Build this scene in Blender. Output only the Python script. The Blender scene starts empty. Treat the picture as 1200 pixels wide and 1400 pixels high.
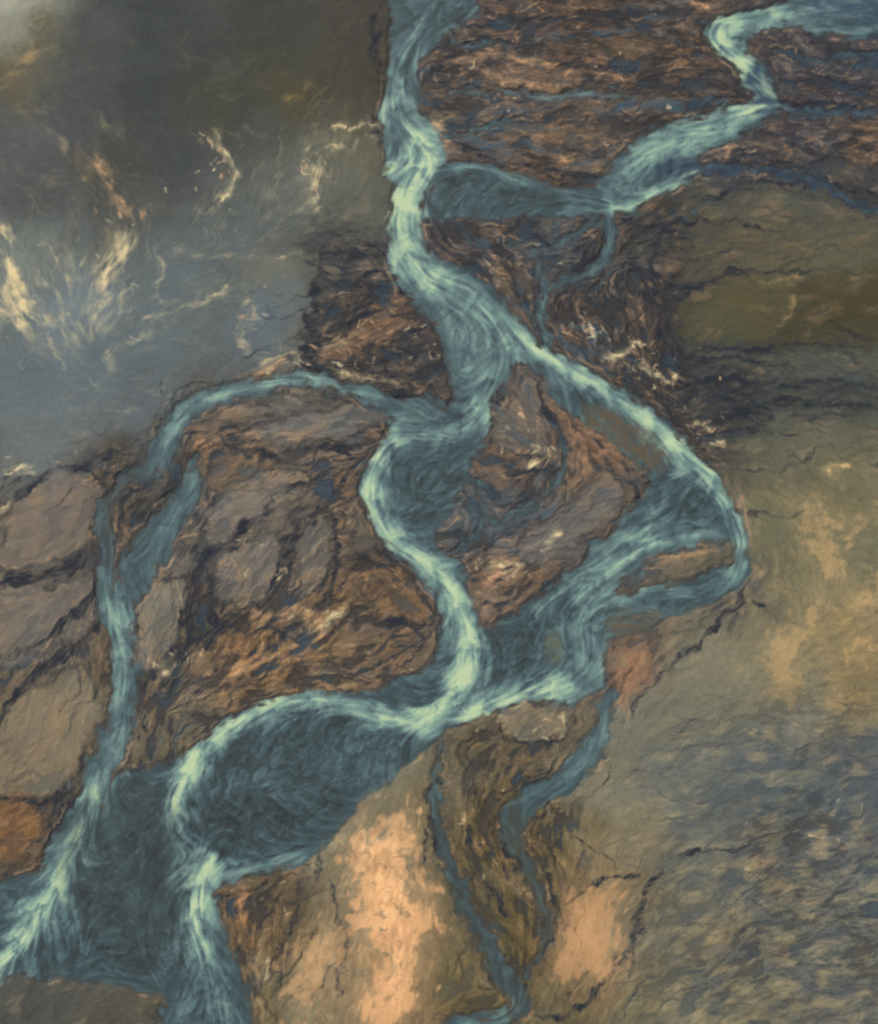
import bpy, math, time
import numpy as np
T0=time.time()
F=np.float32
STEP=1.25
X0,X1,Y0,Y1=-180,1380,-180,1580
xs=np.arange(X0,X1+.1,STEP,dtype=F); ys=np.arange(Y0,Y1+.1,STEP,dtype=F)
NX,NY=len(xs),len(ys)
PX,PY=np.meshgrid(xs,ys)

# ------------------------------------------------------------ noise
def perlin(x,y,s,seed):
    r=np.random.default_rng(seed); a=r.random((256,256))*2*np.pi
    gx=np.cos(a).astype(F); gy=np.sin(a).astype(F)
    x=x/F(s)+F(31.7); y=y/F(s)+F(17.3)
    xi=np.floor(x).astype(np.int32); yi=np.floor(y).astype(np.int32)
    fx=x-xi; fy=y-yi
    u=fx*fx*fx*(fx*(fx*6-15)+10); v=fy*fy*fy*(fy*(fy*6-15)+10)
    x0=xi&255; x1=(xi+1)&255; y0=yi&255; y1=(yi+1)&255
    def g(a_,b_,dx,dy): return gx[b_,a_]*dx+gy[b_,a_]*dy
    n0=g(x0,y0,fx,fy)*(1-u)+g(x1,y0,fx-1,fy)*u
    n1=g(x0,y1,fx,fy-1)*(1-u)+g(x1,y1,fx-1,fy-1)*u
    return ((n0*(1-v)+n1*v)*F(1.5)).astype(F)
def fbm(x,y,s,o,seed,g=.5):
    t=0;a=1;n=0
    for i in range(o):
        t=t+a*perlin(x,y,s/2**i,seed+i); n+=a; a*=g
    return (t/n).astype(F)
def sst(a,b,x):
    t=np.clip((x-a)/(b-a),0,1); return t*t*(3-2*t)

WX=(fbm(PX,PY,60,5,11,.62)*15).astype(F); WY=(fbm(PX,PY,60,5,51,.62)*15).astype(F)
QX=PX+WX; QY=PY+WY
WX2=(fbm(PX,PY,24,4,71,.65)*11).astype(F); WY2=(fbm(PX,PY,24,4,91,.65)*11).astype(F)
RX=QX+WX2; RY=QY+WY2
VX=RX+(fbm(PX,PY,50,5,111,.7)*34).astype(F); VY=RY+(fbm(PX,PY,50,5,131,.7)*34).astype(F)
WARP={0:(PX,PY),1:(QX,QY),2:(RX,RY),3:(VX,VY)}

def spline(p,closed=False,sub=5):
    p=np.array(p,float); n=len(p); out=[]
    if n==2 and not closed:
        t=np.linspace(0,1,sub+1)[:,None]; return p[0]*(1-t)+p[1]*t
    rngi=range(n) if closed else range(n-1)
    for i in rngi:
        if closed: a,b,c,d=p[(i-1)%n],p[i],p[(i+1)%n],p[(i+2)%n]
        else: a,b,c,d=p[max(i-1,0)],p[i],p[i+1],p[min(i+2,n-1)]
        for k in range(sub):
            t=k/sub
            out.append(.5*((2*b)+(c-a)*t+(2*a-5*b+4*c-d)*t*t+(3*b-a-3*c+d)*t**3))
    if not closed: out.append(p[-1])
    return np.array(out)
def win(p,reach):
    i0=int(max(0,(p[:,0].min()-reach-X0)//STEP)); i1=int(min(NX,(p[:,0].max()+reach-X0)//STEP+2))
    j0=int(max(0,(p[:,1].min()-reach-Y0)//STEP)); j1=int(min(NY,(p[:,1].max()+reach-Y0)//STEP+2))
    return j0,j1,i0,i1
MGW={0:1,1:10,2:16,3:30}
def stroke(pts,reach,warp=1,sub=4):
    p=spline(pts,False,sub) if sub>1 else np.array(pts,float)
    MG=MGW[warp]
    j0,j1,i0,i1=win(p,reach+MG)
    if j1<=j0 or i1<=i0: return None
    sl=(slice(j0,j1),slice(i0,i1))
    x,y=WARP[warp]; x=x[sl]; y=y[sl]
    D=np.full(x.shape,1e6,F); S=np.zeros(x.shape,F); Tt=np.zeros(x.shape,F)
    E=[np.zeros(x.shape,F) for _ in range(p.shape[1]-2)]
    n=len(p)-1
    for k in range(n):
        a,b=p[k],p[k+1]
        q=np.array([a[:2],b[:2]])
        w=win(q,reach+MG); a0,a1,b0,b1=w[0]-j0,w[1]-j0,w[2]-i0,w[3]-i0
        if a1<=a0 or b1<=b0: continue
        s=(slice(a0,a1),slice(b0,b1))
        ux,uy=F(b[0]-a[0]),F(b[1]-a[1]); L2=ux*ux+uy*uy+F(1e-6)
        dx=x[s]-F(a[0]); dy=y[s]-F(a[1])
        t=np.clip((dx*ux+dy*uy)/L2,0,1)
        d=np.hypot(dx-t*ux,dy-t*uy)
        m=d<D[s]
        D[s][m]=d[m]; S[s][m]=np.sign(ux*dy-uy*dx)[m]; Tt[s][m]=((k+t)/n)[m]
        for e in range(len(E)):
            E[e][s][m]=(a[2+e]+(b[2+e]-a[2+e])*t)[m]
    return sl,D,S,Tt,E
def polysdf(poly,reach,warp=1,sub=4):
    p=spline(poly,True,sub)
    MG=MGW[warp]
    j0,j1,i0,i1=win(p,reach+MG)
    sl=(slice(j0,j1),slice(i0,i1))
    x,y=WARP[warp]; x=x[sl]; y=y[sl]
    D=np.full(x.shape,F(reach*2)); ins=np.zeros(x.shape,bool)
    n=len(p)
    for k in range(n):
        a,b=p[k],p[(k+1)%n]
        if a[1]!=b[1]:
            lo,hi=min(a[1],b[1]),max(a[1],b[1])
            r0=max(0,int((lo-MG-2-Y0)//STEP)-j0); r1=min(j1-j0,int((hi+MG+2-Y0)//STEP)+2-j0)
            if r1>r0:
                yy=y[r0:r1]; xx=x[r0:r1]
                c=((a[1]>yy)!=(b[1]>yy))&(xx<(b[0]-a[0])*(yy-a[1])/(b[1]-a[1])+a[0])
                ins[r0:r1]^=c
        w=win(np.array([a[:2],b[:2]]),reach+MG); a0,a1,b0,b1=w[0]-j0,w[1]-j0,w[2]-i0,w[3]-i0
        a0=max(a0,0); b0=max(b0,0)
        if a1<=a0 or b1<=b0: continue
        s=(slice(a0,a1),slice(b0,b1))
        ux,uy=F(b[0]-a[0]),F(b[1]-a[1]); L2=ux*ux+uy*uy+F(1e-6)
        dx=x[s]-F(a[0]); dy=y[s]-F(a[1]); t=np.clip((dx*ux+dy*uy)/L2,0,1)
        D[s]=np.minimum(D[s],np.hypot(dx-t*ux,dy-t*uy))
    return sl,np.where(ins,-D,D)

# ------------------------------------------------------------ river layout (metres, east / south of survey origin)
MAIN=[(533,-220),(533,0),(528,60),(527,110),(523,170),(533,225),(542,268),(532,305),(532,350),(546,392),(568,415),(590,445),(605,480),(612,515),(612,545),(585,562),(545,575),(517,603),(499,645),(500,695),(522,738),(556,772),(585,808),(603,845),(606,872),(590,905),(545,928),(500,948),(440,945),(385,955),(330,975),(282,1003),(250,1030),(205,1047),(160,1068),(132,1102),(108,1145),(60,1180),(0,1210),(-220,1330),(-220,1440),(0,1345),(60,1335),(150,1345),(215,1360),(225,1400),(230,1620),(360,1620),(345,1400),(338,1360),(318,1300),(305,1250),(295,1212),(330,1200),(390,1188),(430,1170),(455,1140),(485,1105),(535,1062),(580,1025),(612,1000),(650,985),(700,965),(745,957),(785,962),(820,940),(824,905),(828,880),(855,868),(910,850),(975,822),(1010,800),(1022,765),(1018,728),(1003,688),(978,645),(943,608),(903,568),(855,535),(800,500),(745,474),(712,440),(690,412),(672,392),(650,375),(618,360),(590,345),(575,320),(570,292),(582,262),(603,235),(606,205),(592,168),(571,152),(572,110),(582,78),(612,45),(650,22),(656,0),(680,-220)]
NE=[(1420,-200),(1420,60),(1200,58),(1150,48),(1080,38),(1035,42),(1020,60),(1042,88),(1058,120),(1064,145),(1040,170),(1000,190),(960,205),(945,235),(900,268),(850,292),(790,295),(740,292),(660,302),(585,303),(575,285),(590,255),(600,228),(660,225),(720,240),(795,258),(815,245),(845,215),(880,188),(930,165),(990,150),(1028,135),(1010,100),(975,65),(962,40),(985,20),(1060,8),(1100,-30),(1140,-200)]
ISL=[[(702,497),(735,510),(755,545),(800,582),(850,622),(890,650),(862,695),(820,743),(770,788),(720,828),(680,856),(655,850),(648,815),(630,775),(603,738),(618,695),(640,645),(660,605),(675,562),(692,530)],
     [(1000,742),(995,768),(950,788),(900,798),(850,812),(845,800),(880,775),(930,752)]]
WSTR=[
 [(590,556,30),(540,560,26),(505,540,20),(460,526,16),(410,522,18),(350,526,20),(290,545,24),(245,575,30),(222,610,34),(205,640,24),(170,660,12),(150,685,12),(138,720,16)],
 [(270,628,8),(258,665,28),(228,720,42),(195,770,42),(172,820,34),(165,860,34)],
 [(140,690,12),(150,750,22),(142,800,24),(155,850,34),(170,890,30),(172,940,34),(160,1000,40),(135,1060,42),(115,1120,46),(90,1170,60)],
 [(832,290,16),(830,340,15),(810,375,13),(765,388,10),(742,405,10),(738,440,12),(752,468,8)],
 [(605,1020,6),(595,1090,14),(610,1170,15),(630,1230,18),(665,1290,24),(695,1340,26),(708,1375,26),(680,1392,22),(620,1405,24)],
 [(832,955,26),(820,1000,26),(800,1040,30),(755,1078,34),(712,1105,30),(700,1140,26),(718,1185,14),(742,1235,14),(742,1285,12),(722,1335,8)],
 [(620,122,2),(720,128,6),(800,130,6),(870,130,3)],
 [(930,235,12),(1010,232,12),(1080,240,12),(1140,265,10),(1210,290,11),(1400,330,12)],
 [(605,760,4),(640,740,8),(660,700,7),(650,660,3)],
 [(700,330,4),(730,350,9),(740,385,8),(745,400,6)],[(830,310,6),(780,320,8),(740,340,6)],
 [(600,40,2),(640,62,5),(690,60,3)],[(1060,70,3),(1120,82,6),(1200,78,6),(1400,84,6)],[(1064,150,4),(1130,158,7),(1200,150,6),(1400,140,6)],[(600,190,3),(650,180,6),(690,162,4)],
 [(640,690,5),(680,715,7),(730,690,6),(768,650,7),(765,600,3)],
]
W=np.full((NY,NX),F(200)); ISM=[]
for P in (MAIN,NE):
    sl,d=polysdf(P,70); W[sl]=np.minimum(W[sl],d)
for P in ISL:
    sl,d=polysdf(P,70,2); W[sl]=np.maximum(W[sl],-d); ISM.append((sl,d))
for P in WSTR:
    sl,D,S,t,E=stroke(P,60,2); W[sl]=np.minimum(W[sl],D-E[0]*.5)
print('water',time.time()-T0)

# ------------------------------------------------------------ flow direction field
THREADS=[ # pts (x,y,value), sigma_left, sigma_right
 ([(600,10,.35),(562,60,.4),(545,110,.5),(548,160,.7),(575,198,.95),(585,230,1),(560,265,1),(550,310,1),(560,350,.9),(590,385,.75),(640,410,.6),(680,450,.7),(705,475,.8)],20,28),
 ([(660,395,.55),(700,450,.85),(760,492,.95),(830,530,.8),(890,572,.85),(932,612,.9),(975,652,.8),(1000,690,.6),(1012,740,.65),(1003,790,.5),(960,815,.35)],9,18),
 ([(690,440,.5),(690,490,.6),(668,545,.75),(640,585,.5),(590,600,.4),(545,600,.6),(520,618,.85),(508,650,.85),(512,695,.85),(535,735,.85),(575,765,.85),(612,795,.9),(634,835,1),(642,875,1),(638,920,1),(605,960,1),(560,985,.95),(510,982,.7),(450,958,.75),(390,965,.8),(330,985,.9),(285,1015,.95),(262,1050,1),(240,1095,1),(248,1140,.9),(262,1150,.6)],14,18),
 ([(302,1160,.7),(285,1185,.95),(276,1220,1),(275,1260,.9),(285,1310,.6),(300,1360,.45),(310,1420,.4)],14,22),
 ([(145,740,.3),(145,800,.45),(155,850,.6),(168,900,.45),(165,960,.45),(150,1020,.45),(125,1090,.75),(105,1150,.85),(80,1200,.95),(55,1240,.85),(28,1285,.9),(0,1310,1),(-100,1370,.8)],24,14),
 ([(600,985,.8),(650,975,.9),(700,955,.85),(745,940,.8),(790,925,.65),(808,890,.55),(795,850,.5),(830,820,.5),(900,800,.42),(960,800,.4)],16,16),
 ([(945,655,.3),(900,700,.45),(850,745,.5),(790,790,.55),(750,825,.55),(732,850,.35)],18,18),
 ([(1000,738,.6),(935,735,.55),(875,752,.7),(820,792,.65),(775,835,.4)],8,12),
 ([(1250,10,.3),(1130,15,.4),(1050,22,.65),(985,36,.9),(992,70,.95),(1028,100,.9),(1052,140,.85),(1000,163,.75),(930,188,.7),(880,215,.65),(845,245,.6)],18,24),
 ([(960,225,.4),(935,243,.85),(885,270,.9),(842,288,.85),(800,272,.42),(740,262,.35),(660,235,.5),(605,230,.7)],7,10),
 ([(430,1165,.3),(380,1182,.4),(300,1196,.4)],12,16),
 ([(540,558,.35),(500,540,.4),(440,525,.6),(380,522,.5),(320,537,.5),(262,560,.5),(230,592,.55),(215,625,.35)],7,8),
 ([(268,640,.4),(250,690,.3),(215,740,.25)],12,16),
 ([(1200,48,.45),(1120,36,.4),(1050,34,.4)],8,8),
 ([(830,960,.35),(815,1020,.4),(780,1060,.35),(730,1090,.2)],9,9),
 ([(745,400,.4),(738,440,.4)],7,7),
 ([(800,380,.25),(830,340,.25),(832,300,.35)],6,6),
 ([(640,125,.3),(720,128,.45),(800,130,.45),(870,130,.35)],5,5),
 ([(706,1360,.4),(690,1388,.5),(620,1400,.4)],10,10),
]
FLOW=[[p[:2] for p in t[0]] for t in THREADS]+[[p[:2] for p in s] for s in WSTR]
FLOW+=[
 [(600,60),(750,45),(950,60)],[(600,90),(760,100),(980,110)],[(610,170),(760,165),(900,150)],[(620,205),(760,210),(860,190)],
 [(1080,80),(1200,100),(1350,110)],[(1060,160),(1200,185)],[(1000,215),(1100,225),(1200,245)],[(620,265),(720,270),(820,275)],
 [(860,340),(950,330),(1040,310),(1200,300)],[(950,390),(1080,380),(1200,370)],[(950,500),(1080,490),(1200,500)],[(940,560),(1080,550),(1200,540)],[(1000,610),(1100,600),(1200,600)],
 [(650,320),(720,340),(760,330)],[(700,360),(720,400),(740,430)],[(800,420),(830,460),(870,500)],[(860,390),(880,440),(900,500)],
 [(640,640),(700,660),(760,610)],[(660,740),(740,720),(820,680)],[(690,560),(740,600),(760,640)],[(760,540),(840,600),(870,640)],[(660,800),(740,770),(800,740)],
 [(430,340),(520,330)],[(430,400),(540,380)],[(440,470),(560,440)],[(450,500),(570,500)],
 [(300,600),(380,580),(480,570)],[(280,680),(340,650),(440,620),(490,610)],[(260,860),(270,780),(320,730),(400,690),(480,660)],
 [(230,940),(300,880),(370,820),(420,740),(470,680)],[(300,950),(380,900),(460,840),(520,800)],[(350,960),(440,920),(560,890)],[(200,1010),(240,960),(300,920)],
 [(440,800),(500,760),(540,800)],[(0,700),(80,650),(140,625)],[(0,790),(60,785),(120,760)],[(0,960),(60,880),(130,800)],[(0,1060),(60,1000),(110,930)],
 [(0,1150),(60,1130)],[(560,1060),(470,1180),(400,1330),(370,1400)],[(560,1100),(580,1220),(560,1400)],[(640,1060),(640,1150),(690,1250)],[(770,1100),(770,1200),(760,1330)],
 [(900,1000),(1000,985),(1200,960)],[(880,1080),(1000,1060),(1200,1040)],[(880,1200),(1000,1140),(1200,1090)],[(900,1300),(1020,1220),(1200,1180)],[(900,1390),(1050,1310),(1200,1280)],
 [(1040,680),(1080,720),(1100,800)],[(1100,650),(1180,700)],[(1020,840),(960,900),(880,960),(840,1010)],
 [(0,60),(60,20)],[(100,180),(150,260),(190,300)],[(60,230),(130,250),(140,320)],[(260,150),(380,140),(420,100)],[(300,180),(325,240),(270,300)],
 [(20,320),(50,400),(100,480)],[(190,320),(150,380),(130,420)],[(0,600),(160,570),(300,500)],[(200,430),(300,400),(400,390)],[(440,180),(420,260)],
 [(110,1180),(160,1220),(260,1300)],[(30,1380),(120,1320),(220,1330)],
 [(310,1100),(400,1080),(560,1010)],[(340,1030),(440,1060),(520,1040)],
]
CS=16
cx=np.arange(X0,X1+CS,CS); cy=np.arange(Y0,Y1+CS,CS); CX,CY=np.meshgrid(cx,cy)
A=np.zeros(CX.shape);B=np.zeros(CX.shape)
for pl in FLOW:
    p=spline(pl,False,3)
    for k in range(len(p)-1):
        m=(p[k]+p[k+1])/2; v=p[k+1]-p[k]; L=np.hypot(*v)+1e-6; th=2*math.atan2(v[1],v[0])
        w=L/((CX-m[0])**2+(CY-m[1])**2+14**2)**1.6
        A+=w*math.cos(th);B+=w*math.sin(th)
def samp(c,x,y):
    fx=np.clip((x-X0)/CS,0,c.shape[1]-1.001); fy=np.clip((y-Y0)/CS,0,c.shape[0]-1.001)
    i=fx.astype(int); j=fy.astype(int); u=(fx-i); v=(fy-j)
    return (c[j,i]*(1-u)*(1-v)+c[j,i+1]*u*(1-v)+c[j+1,i]*(1-u)*v+c[j+1,i+1]*u*v).astype(F)
nrm=np.hypot(A,B)+1e-12
TH=(.5*np.arctan2(samp(B/nrm,PX,PY),samp(A/nrm,PX,PY))).astype(F)
big=fbm(PX,PY,55,4,501,.6)
TH0=TH+fbm(PX,PY,70,3,201)*F(.5)
TH1=TH+fbm(PX,PY,60,4,211,.65)*F(1.2)
# fan angle: ripples in the shallows diverge downstream from the main thread of current
FD=np.full((NY,NX),F(90)); FS=np.zeros((NY,NX),F); TR=[]
for q,(pts,sa,sb) in enumerate(THREADS):
    r=stroke(pts,95,1); TR.append(r)
    if r is None: continue
    sl,D,S,t,E=r
    m=D<FD[sl]; FD[sl][m]=D[m]; FS[sl][m]=S[m]
THF=TH+FS*F(.95)*sst(2,50,FD)+fbm(PX,PY,60,3,341)*F(.4)
def lic(N,TH,n,h):
    ux=np.cos(TH).ravel(); uy=np.sin(TH).ravel(); Nf=N.ravel()
    acc=Nf.copy()
    I,J=np.meshgrid(np.arange(NX,dtype=F),np.arange(NY,dtype=F))
    for sg in (1,-1):
        x=I.ravel().copy(); y=J.ravel().copy()
        pdx=np.full(x.shape,0,F); pdy=np.full(x.shape,0,F)
        id_=(np.clip(y+.5,0,NY-1).astype(np.int32)*NX+np.clip(x+.5,0,NX-1).astype(np.int32))
        for k in range(n):
            dx=ux[id_]; dy=uy[id_]
            if k==0: s=np.full(x.shape,sg,F)
            else: s=np.where(dx*pdx+dy*pdy<0,-1,1).astype(F)
            pdx=dx*s; pdy=dy*s
            x+=pdx*h; y+=pdy*h
            id_=(np.clip(y+.5,0,NY-1).astype(np.int32)*NX+np.clip(x+.5,0,NX-1).astype(np.int32))
            acc+=Nf[id_]*F(1-k/n)
    r=acc.reshape(NY,NX); r-=r.mean(); r/=r.std(); return r
def blur(a,n=1):
    for _ in range(n):
        a=(np.roll(a,1,0)+2*a+np.roll(a,-1,0))/4; a=(np.roll(a,1,1)+2*a+np.roll(a,-1,1))/4
    return a
rng=np.random.default_rng(5)
Lf=lic(blur(rng.standard_normal((NY,NX)).astype(F),1),TH0,5,1.1)
Lm=lic(fbm(PX,PY,9,3,301,.6),TH1,4,1.6)
Ls=lic(fbm(PX,PY,28,6,311,.72),TH1,6,2.2)
Lc=lic(fbm(PX,PY,38,4,321,.6),TH0,10,3.2)
Lx=lic(blur(rng.standard_normal((NY,NX)).astype(F),2),THF,18,1.3)
Ly=lic(fbm(PX,PY,10,3,361,.6),THF-F(.12),12,2.0)
print('lic',time.time()-T0)

# ------------------------------------------------------------ base colours  x y r g b marsh
CP="""-100 -100 80 88 85 0|20 30 140 144 130 0|0 0 160 164 152 0|60 60 92 90 78 .1|20 110 94 89 74 .1|120 60 66 72 74 0|200 40 61 67 68 0|300 60 61 66 66 0|400 50 64 67 64 0|480 50 66 66 62 .05|300 150 64 67 61 0|400 120 76 74 59 0|470 130 68 66 58 0|200 130 62 68 70 0|100 150 72 78 81 .1|30 180 83 88 92 .1|60 250 76 80 82 .1|150 220 70 72 68 .1|240 220 67 73 76 0|350 200 75 80 78 0|100 310 84 90 90 .1|200 280 79 83 81 .05|30 360 110 119 117 .1|100 420 104 117 124 .05|20 520 97 110 117 0|120 500 96 110 117 0|220 470 95 108 114 0|60 600 99 109 113 0|180 580 95 105 111 0|230 360 97 108 112 .05|330 340 91 101 105 .05|380 380 104 107 101 0|350 450 89 101 108 0|380 300 89 96 95 .1|400 240 91 96 92 .1|470 230 98 101 92 .1|490 290 96 99 92 .1|500 200 94 95 83 .1|500 120 68 65 57 .2
|480 350 62 64 66 .8|440 330 76 80 80 .4|500 420 70 66 64 .9|500 470 92 80 69 .9|560 470 66 66 68 .8|560 430 60 60 64 .8
|620 80 78 71 68 .8|700 40 76 70 69 .8|800 60 78 67 61 .8|900 40 76 69 65 .8|900 100 78 66 57 .9|760 110 100 88 78 .8|680 170 93 87 84 .8|800 170 82 74 68 .9|740 210 102 87 73 .8|880 150 70 67 70 .7|950 90 75 68 63 .8|1100 90 60 63 72 .8|1170 90 60 63 72 .8|1100 170 60 61 70 .8|1180 190 73 66 64 .8|1060 200 68 65 68 .8|1000 240 54 60 72 .5|1180 240 64 66 70 .4|1100 270 70 75 72 .3|960 280 74 76 69 .4|1150 320 84 82 68 .3|1050 330 84 79 66 .4|950 330 72 69 62 .6|860 320 64 64 62 .8|880 380 60 62 64 .7|900 420 58 60 62 .6|1000 420 76 74 56 .05|1150 420 68 65 49 .05|1050 450 72 70 54 .05|1000 480 62 68 65 .25|1150 490 74 78 69 .3|1050 510 60 66 66 .4|1150 540 58 64 67 .45|1000 550 56 60 63 .6|1150 580 83 85 76 .3|1060 610 98 98 83 .2|1150 620 110 108 86 .15
|650 330 72 67 67 .9|700 330 64 66 71 .9|780 330 58 68 79 .8|680 370 80 73 68 .8|780 440 64 61 62 .9|830 460 66 63 62 .9|850 500 70 67 65 .8|900 520 66 66 64 .8|950 590 70 69 67 .7
|700 600 92 82 73 .7|720 550 90 86 82 .5|820 590 122 97 78 .5|860 610 86 72 62 .5|800 640 114 95 78 .7|850 660 88 80 74 .6|760 680 94 90 87 .6|700 700 78 81 89 .7|640 720 66 81 93 .6|700 780 114 98 82 .8|660 820 108 91 80 .7|780 730 92 91 90 .4
|1060 700 106 105 84 .15|1150 700 128 120 91 .25|1180 760 112 110 88 .25|1100 800 130 122 93 .25|1150 860 142 126 91 .25|1180 930 136 122 89 .25|1080 900 136 126 95 .25|1040 860 120 114 92 .15|980 920 122 120 101 .1|920 960 116 116 102 .1|860 1010 110 112 101 .1|1000 980 112 114 102 .3|1100 980 108 108 97 .4
|860 920 122 100 82 .7|1000 830 88 88 81 .6|830 1060 116 114 98 .15|930 1060 104 108 104 .3|1050 1060 84 93 98 .35|1180 1060 86 94 99 .35|860 1130 122 115 94 .15|950 1130 98 104 100 .35|1100 1110 94 101 98 .6|1180 1140 90 97 98 .5|820 1200 136 119 91 .2|930 1200 106 107 95 .35|1050 1200 108 108 96 .55|1180 1220 100 105 100 .55|810 1290 150 123 92 .2|900 1290 104 104 92 .4|1020 1300 108 108 95 .55|1150 1320 102 105 98 .5|870 1380 112 108 87 .35|1000 1380 112 110 91 .5|1150 1390 106 106 97 .4|760 1370 98 90 66 .4|800 1360 124 107 80 .3|1350 1100 90 96 94 .4|1350 700 110 106 86 .3|1350 400 70 70 58 .2
|660 1050 90 86 70 .6|730 1030 88 82 67 .7|680 1120 90 80 57 .7|650 1180 88 78 52 .7|690 1220 84 74 49 .7|720 1280 88 78 49 .7|690 1290 77 72 52 .6|760 1150 94 86 61 .7|770 1230 112 97 69 .5
|560 1050 110 107 90 .1|500 1110 112 110 93 .05|460 1170 110 108 90 .05|590 1180 112 104 83 .1|530 1180 170 139 103 .1|500 1150 154 131 99 .1|480 1200 138 122 96 .1|540 1250 172 139 103 .1|540 1330 168 137 102 .1|520 1300 154 129 96 .1|440 1300 150 128 99 .1|470 1260 122 113 91 .1|400 1370 118 113 93 .1|460 1370 130 116 90 .15|600 1280 102 94 72 .2|620 1350 94 86 61 .4|580 1390 128 108 80 .3|640 1390 84 77 55 .5
|340 1240 96 80 62 .8|380 1220 82 78 66 .7|370 1300 98 86 63 .7|350 1360 100 91 65 .6|330 1300 100 84 61 .8
|320 620 96 84 73 .8|420 580 94 93 91 .4|350 690 104 99 94 .3|440 610 94 86 79 .8|470 650 84 77 71 .9|480 720 84 76 66 .9|430 750 96 89 82 .6|540 790 94 84 71 .8|520 830 80 71 60 .9|560 820 101 86 68 .6|450 820 102 86 66 .9|380 800 97 89 80 .7|340 780 98 95 91 .5|300 800 74 76 77 .8|280 720 75 77 79 .8|260 840 79 78 71 .8|220 830 98 98 93 .3|300 870 99 86 65 .9|380 870 120 96 69 .9|330 910 128 102 72 .9|420 900 115 93 68 .9|500 890 108 91 73 .8|560 880 94 86 75 .7|260 970 99 93 79 .7|220 1010 93 91 79 .7|200 920 90 79 67 .8|480 940 126 109 88 .6
|170 640 70 67 63 .8|190 690 64 65 64 .8|80 680 98 93 87 .4|30 740 95 90 83 .4|90 740 95 90 83 .4|40 840 101 96 88 .4|100 830 97 92 84 .4|30 930 99 90 78 .6|90 900 78 79 78 .7|60 980 114 104 86 .3|90 1040 105 97 81 .3|20 1060 100 90 75 .5|100 960 114 102 83 .3|30 1110 110 86 63 .7|40 1150 98 80 62 .7|80 1110 62 64 67 .6|20 1180 71 66 60 .6
|60 1380 74 77 74 .3|150 1380 80 80 74 .3|-100 600 98 108 112 0|-100 900 92 87 80 .4|-100 1100 96 82 68 .5|-100 400 100 111 115 .05|700 1500 90 84 65 .5|1000 1500 106 106 91 .4|450 1500 130 114 89 .2|600 -100 74 69 66 .7|900 -100 74 69 64 .8|1150 -60 60 66 78 .5"""
cp=np.array([[float(v) for v in r.split()] for r in CP.replace('\n','').split('|')])
num=np.zeros(CX.shape+(4,)); den=np.zeros(CX.shape)
for r in cp:
    w=1/((CX-r[0])**2+(CY-r[1])**2+32**2)**1.9
    num+=w[...,None]*r[2:]; den+=w
num/=den[...,None]
bx=PX+fbm(PX,PY,90,5,401,.65)*60; by=PY+fbm(PX,PY,90,5,431,.65)*60
C=np.stack([samp(num[...,k],bx,by)/F(255) for k in range(3)],-1)
M=samp(num[...,3],VX,VY)
del bx,by
def mix(sl,m,col):
    m=m[...,None]; C[sl]=C[sl]*(1-m)+(np.array(col,F)/F(255))*m
ALL=(slice(None),slice(None))
Mm=np.clip(M,0,1); Mm0=Mm.copy()
# ------------------------------------------------------------ marsh structure: silt lenses parted by rills
S_=(Ls+.34*Lm+.10*Lf).astype(F)
tone=fbm(VX,VY,70,4,511,.6)
mm=sst(.2,.75,Mm)
mix(ALL,np.clip(sst(.05,.45,tone)*mm*.45,0,1),(116,109,102))
mix(ALL,np.clip(sst(.0,.45,-tone)*mm*.42,0,1),(126,96,70))
low=sst(.0,-1.1,S_)
mix(ALL,np.clip(low*mm*.68,0,1),(52,52,55))
rill=np.exp(-((S_-.15)/.11)**2)*.42+np.exp(-((S_+.9)/.18)**2)*.5+np.exp(-(Lm/.18)**2)*.18*sst(-.1,.3,big)
mix(ALL,np.clip(rill*mm,0,.8),(38,42,53))
mix(ALL,np.clip(sst(-.4,-1.3,S_)*sst(.0,.3,fbm(PX,PY,80,3,541))*mm*.6,0,1),(50,72,92))
rim=np.exp(-((S_-.62)/.2)**2)*sst(-.25,.3,big)
mix(ALL,np.clip(rim*mm*.52,0,1),(184,140,100))
mix(ALL,np.clip(sst(1.3,2.2,S_)*mm*.4,0,1),(152,130,106))
dark=np.clip(.6*low+.6*rill,0,1)
wk=np.clip(Mm,0,.3)/.3*(1-mm)
mix(ALL,np.clip(np.exp(-((S_+.6)/.16)**2)*wk*.26,0,1),(54,62,68))
mix(ALL,np.clip(sst(1.0,2.2,S_)*wk*.22,0,1),(172,156,120))
v=(1+.015*Lf*(.4+Mm)+.02*Lm*(.3+Mm)+.03*Lc*(.3+.5*Mm)+.15*fbm(PX,PY,120,5,521,.6)+.14*fbm(PX,PY,9,4,531,.65)*(.3+Mm))
C*=v[...,None]

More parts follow.
